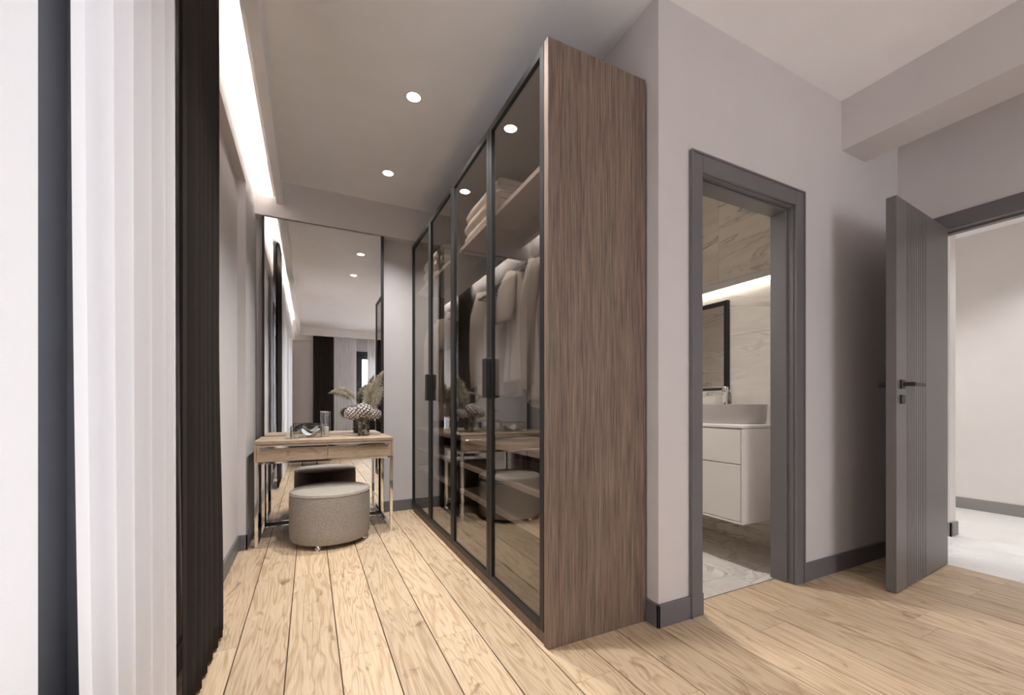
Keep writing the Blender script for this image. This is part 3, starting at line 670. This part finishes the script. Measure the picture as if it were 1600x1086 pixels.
plume([(.390, 3.505, DT+.024), (.40, 3.53, 1.0), (.445, 3.55, 1.13)], .55, .055, 'full dried plume standing upright behind the tallest one', 1100, 3)
plume([(.396, 3.495, DT+.024), (.45, 3.46, .97), (.525, 3.45, 1.10)], .6, .050, 'lower dried plume leaning over the wardrobe-side bloom', 1000, 4)
t = thing('glass_cylinder', (.113, 3.50, DT), 'tall clear glass cylinder candle holder on the dressing table', 'candle holder')
MB().lathe([(.030, .0), (.031, .004), (.031, .19), (.0285, .19), (.0285, .012), (.002, .012)], (.113, 3.50, DT), 36).build('glass', 'clear', t, True)
MB().lathe([(.0315, .184), (.0325, .186), (.0325, .191), (.0315, .192)], (.113, 3.50, DT), 36, cap0=False, cap1=False).build('rim', 'chrome', t, True)
MB().lathe([(.018, .0125), (.019, .016), (.019, .075), (.016, .078), (.001, .076)], (.113, 3.50, DT), 24).build('candle', 'pale_glaze', t, True)
# glass jewellery box with thin black edges
t = thing('glass_box', (-.025, 3.46, DT), 'clear glass jewellery box with thin black metal edges', 'box')
x0, x1, y0, y1, z1 = -.125, .078, 3.40, 3.52, DT+.085
q = MB()
for (a, c_) in (((x0,y0),(x1,y0)), ((x0,y1),(x1,y1)), ((x0,y0),(x0,y1)), ((x1,y0),(x1,y1))):
    for z in (DT+.002, z1): q.tube([(a[0], a[1], z), (c_[0], c_[1], z)], .0014, 6)
for a in ((x0,y0), (x1,y0), (x0,y1), (x1,y1)): q.tube([(a[0], a[1], DT), (a[0], a[1], z1)], .0014, 6)
q.build('edges', 'black', t, True)
for lo, hi in (((x0, y0-.0006, DT+.002), (x1, y0+.0006, z1)), ((x0, y1-.0006, DT+.002), (x1, y1+.0006, z1)), ((x0-.0006, y0, DT+.002), (x0+.0006, y1, z1)), ((x1-.0006, y0, DT+.002), (x1+.0006, y1, z1))):
    B(lo, hi).build('pane', 'clear', t)
def wavy_dish(c, a, b_, h, mat, label, ph=0):
    q = MB(); n = 48
    def pt(u, v_):
        an = 2*math.pi*u; r = .25+.75*v_
        z = h*v_**1.6*(.62+.38*math.sin(2*an+ph))
        return (c[0]+a*r*math.cos(an), c[1]+b_*r*math.sin(an), c[2]+.003+z)
    q.grid(pt, n, 10, True)
    q.add([pt(k/n, 0) for k in range(n)], [tuple(range(n-1, -1, -1))])
    return tag(q.build('wavy_dish', mat, None, True, solid=.004), label, 'dish')
wavy_dish((.005, 3.46, DT), .062, .045, .062, 'pale_glaze', 'pale wavy ceramic dish inside the glass box', 2.2)
def cube_holder(x, y, s, label):
    t = thing('tealight_holder', (x, y, DT), label, 'candle holder', 'glass tealight holders')
    h = s/2; q = MB().box((x-h, y-h, DT), (x+h, y+h, DT+.008), .001)
    for lo, hi in (((x-h, y-h, DT+.008), (x-h+.006, y+h, DT+s)), ((x+h-.006, y-h, DT+.008), (x+h, y+h, DT+s)), ((x-h+.006, y-h, DT+.008), (x+h-.006, y-h+.006, DT+s)), ((x-h+.006, y+h-.006, DT+.008), (x+h-.006, y+h, DT+s))): q.box(lo, hi)
    q.build('glass', 'clear', t)
    MB().lathe([(.012, .0085), (.013, .010), (.013, .022), (.010, .024), (.001, .023)], (x, y, DT), 16).build('candle', 'pale_glaze', t, True)
cube_holder(-.138, 3.335, .046, 'taller clear glass cube tealight holder on the dressing table')
cube_holder(-.086, 3.325, .036, 'smaller clear glass cube tealight holder on the dressing table')

# ------------------------------------------------------------------ curtains
def curtain(name, axis, a0, a1, cen, amp, nf, mat, label, ztop=2.83, zbot=.012, seed=0, flare=None, shift=None, lo_lim=None, grp=None):
    rng = random.Random(seed); ph = [rng.uniform(0, 6.28) for _ in range(5)]
    na = nf*14+1; nz = 30
    def pt(u, v_):
        z = ztop+(zbot-ztop)*v_
        wob = 1+.25*math.sin(u*9+ph[0])*v_
        s = u*nf*2*math.pi+.5*math.sin(u*7+ph[1])+.25*v_*math.sin(u*11+ph[2])
        wv = math.sin(s)+.22*math.sin(2*s+ph[3])
        d = cen+amp*wv/1.15*wob*min(1, 8*u, 8*(1-u))*(1-(.6 if mat == 'drape' else .25)*v_**3)
        a = a0+(a1-a0)*u
        if flare: a, d = flare(u, v_, a, d)
        return (d, a, z) if axis == 'y' else (a, d, z)
    o = MB().grid(pt, na, nz).build(name, mat, None, True, solid=.0018 if mat == 'drape' else 0)
    return tag(o, label, 'curtain', grp)
def fl_white(u, v_, a, d):
    k = max(0, v_-.35)/.65
    return a+.05*(1-u)*k*k+.012*u*k, d
curtain('sheer_curtain', 'y', .835, 1.365, -.318, .021, 6, 'sheer', 'white sheer curtain panel hanging next to the black drape', seed=4, flare=fl_white)
curtain('sheer_curtain', 'y', -1.95, .755, -.318, .014, 27, 'sheer', 'white sheer curtain panel hanging in front of the window glass', seed=9)
def fl_black(u, v_, a, d):
    k = max(0, v_-.55)/.45
    a = a+.10*u*math.sin(k*math.pi*.62)*k
    return a, d+.012*k*math.sin(k*2.4)*u
curtain('blackout_drape', 'y', 1.505, 1.985, -.333, .023, 7, 'drape', 'black pleated drape hanging in the window wall recess', seed=2, flare=fl_black)
curtain('blackout_drape', 'x', .065, .490, -2.945, .022, 9, 'drape', 'black pleated drape beside the bedroom window seen in the mirror', seed=12)
curtain('sheer_curtain', 'x', .505, .985, -2.94, .020, 10, 'sheer', 'white sheer panel beside the black drape seen in the mirror', seed=13)
curtain('sheer_curtain', 'x', 1.235, 1.80, -2.94, .020, 11, 'sheer', 'narrow white sheer panel drawn aside at the bedroom window', seed=14)

# two low chairs by the bedroom window (seen in the mirror)
def tub_chair(x, y, rz, label):
    t = thing('tub_chair', (x, y, 0), label, 'chair', 'low chairs by the bedroom window', None, rz)
    MB().lathe([(.20, .12), (.235, .14), (.24, .26), (.225, .30), (.1, .315), (.01, .315)], (0, 0, 0), 32).build('seat', 'seatfab', t, True)
    q = MB(); n = 28
    def pt(u, v_):
        an = math.radians(-20)+math.radians(220)*u
        r = .245+.035*math.cos(2*math.pi*v_); hgt = .26+.30*math.sin(math.pi*u)**.6
        z = .12+(hgt)*(.5+.5*math.sin(2*math.pi*v_))
        return (r*math.cos(an), r*math.sin(an), z)
    q.grid(lambda v_, u: pt(u, v_), 16, n, True)
    q.build('backrest', 'seatfab', t, True)
    for k in range(4):
        a = math.pi/4+k*math.pi/2; MB().tube([(.15*math.cos(a), .15*math.sin(a), .0), (.14*math.cos(a), .14*math.sin(a), .13)], [.008, .012], 8).build('leg', 'black', t, True)
tub_chair(.58, -2.50, 0, 'dark upholstered tub chair in front of the black drape')
tub_chair(1.14, -2.50, math.pi, 'dark upholstered tub chair in front of the window gap')

# ------------------------------------------------------------------ lamps
def spot(loc, energy, size=1.9, blend=.6, col=(1, .985, .975), r=.035, rot=(0, 0, 0)):
    d = bpy.data.lights.new('downlight_beam', 'SPOT'); d.energy = energy; d.spot_size = size; d.spot_blend = blend; d.color = col; d.shadow_soft_size = r
    o = bpy.data.objects.new('downlight_beam', d); C.objects.link(o); o.location = loc; o.rotation_euler = rot; return o
def downlight(x, y, z, energy, label, size=1.9, blend=1.0):
    t = thing('recessed_downlight', (x, y, z), label, 'light', 'recessed downlights')
    MB().lathe([(.038, -.004), (.047, -.004), (.049, 0.0), (.038, 0.0)], (x, y, z), 32, cap0=False, cap1=False).build('trim_ring', 'white_lac', t, True)
    MB().lathe([(.0385, -.0025), (.001, -.003)], (x, y, z), 32).build('lens', 'lamp', t)
    s = spot((x, y, z-.012), energy, size, blend); s.parent = t; s.location = (0, 0, -.012)
downlight(.53, 3.215, ZC, DOWN, 'round recessed downlight in the ceiling before the mirror beam')
downlight(.53, 2.359, ZC, DOWN, 'round recessed downlight in the ceiling midway along the wardrobe')
downlight(.53, 1.503, ZC, DOWN, 'round recessed downlight in the ceiling at the bathroom end of the wardrobe')
for x, y in ((1.45, -.25), (1.45, -1.45), (2.25, -.85)): downlight(x, y, ZC, DOWN*.22, 'round recessed downlight over the bedroom floor', 2.2, 1.0)
downlight(1.80, 2.05, 2.62, BATH, 'round recessed downlight in the bathroom ceiling')
for y in (-.2, 1.0, 2.3): downlight(4.75, y, 2.5, HALL, 'round recessed downlight in the hall ceiling', 2.0, .8)
# cove LED strips: lie on the pelmets' rear side
t = thing('cove_light', (-.245, .4, ZP+.03), 'hidden warm light strip washing the window wall behind the pelmet', 'light')
MB().box((-.2555, -2.8, ZP+.05), (-.2332, 3.70, ZP+.062)).build('channel', 'white_lac', t)
MB().box((-.2545, -2.8, ZP+.0625), (-.2345, 3.70, ZP+.068)).build('strip', 'led', t)

for o in bpy.data.objects:
    if '_o' in o: del o['_o']
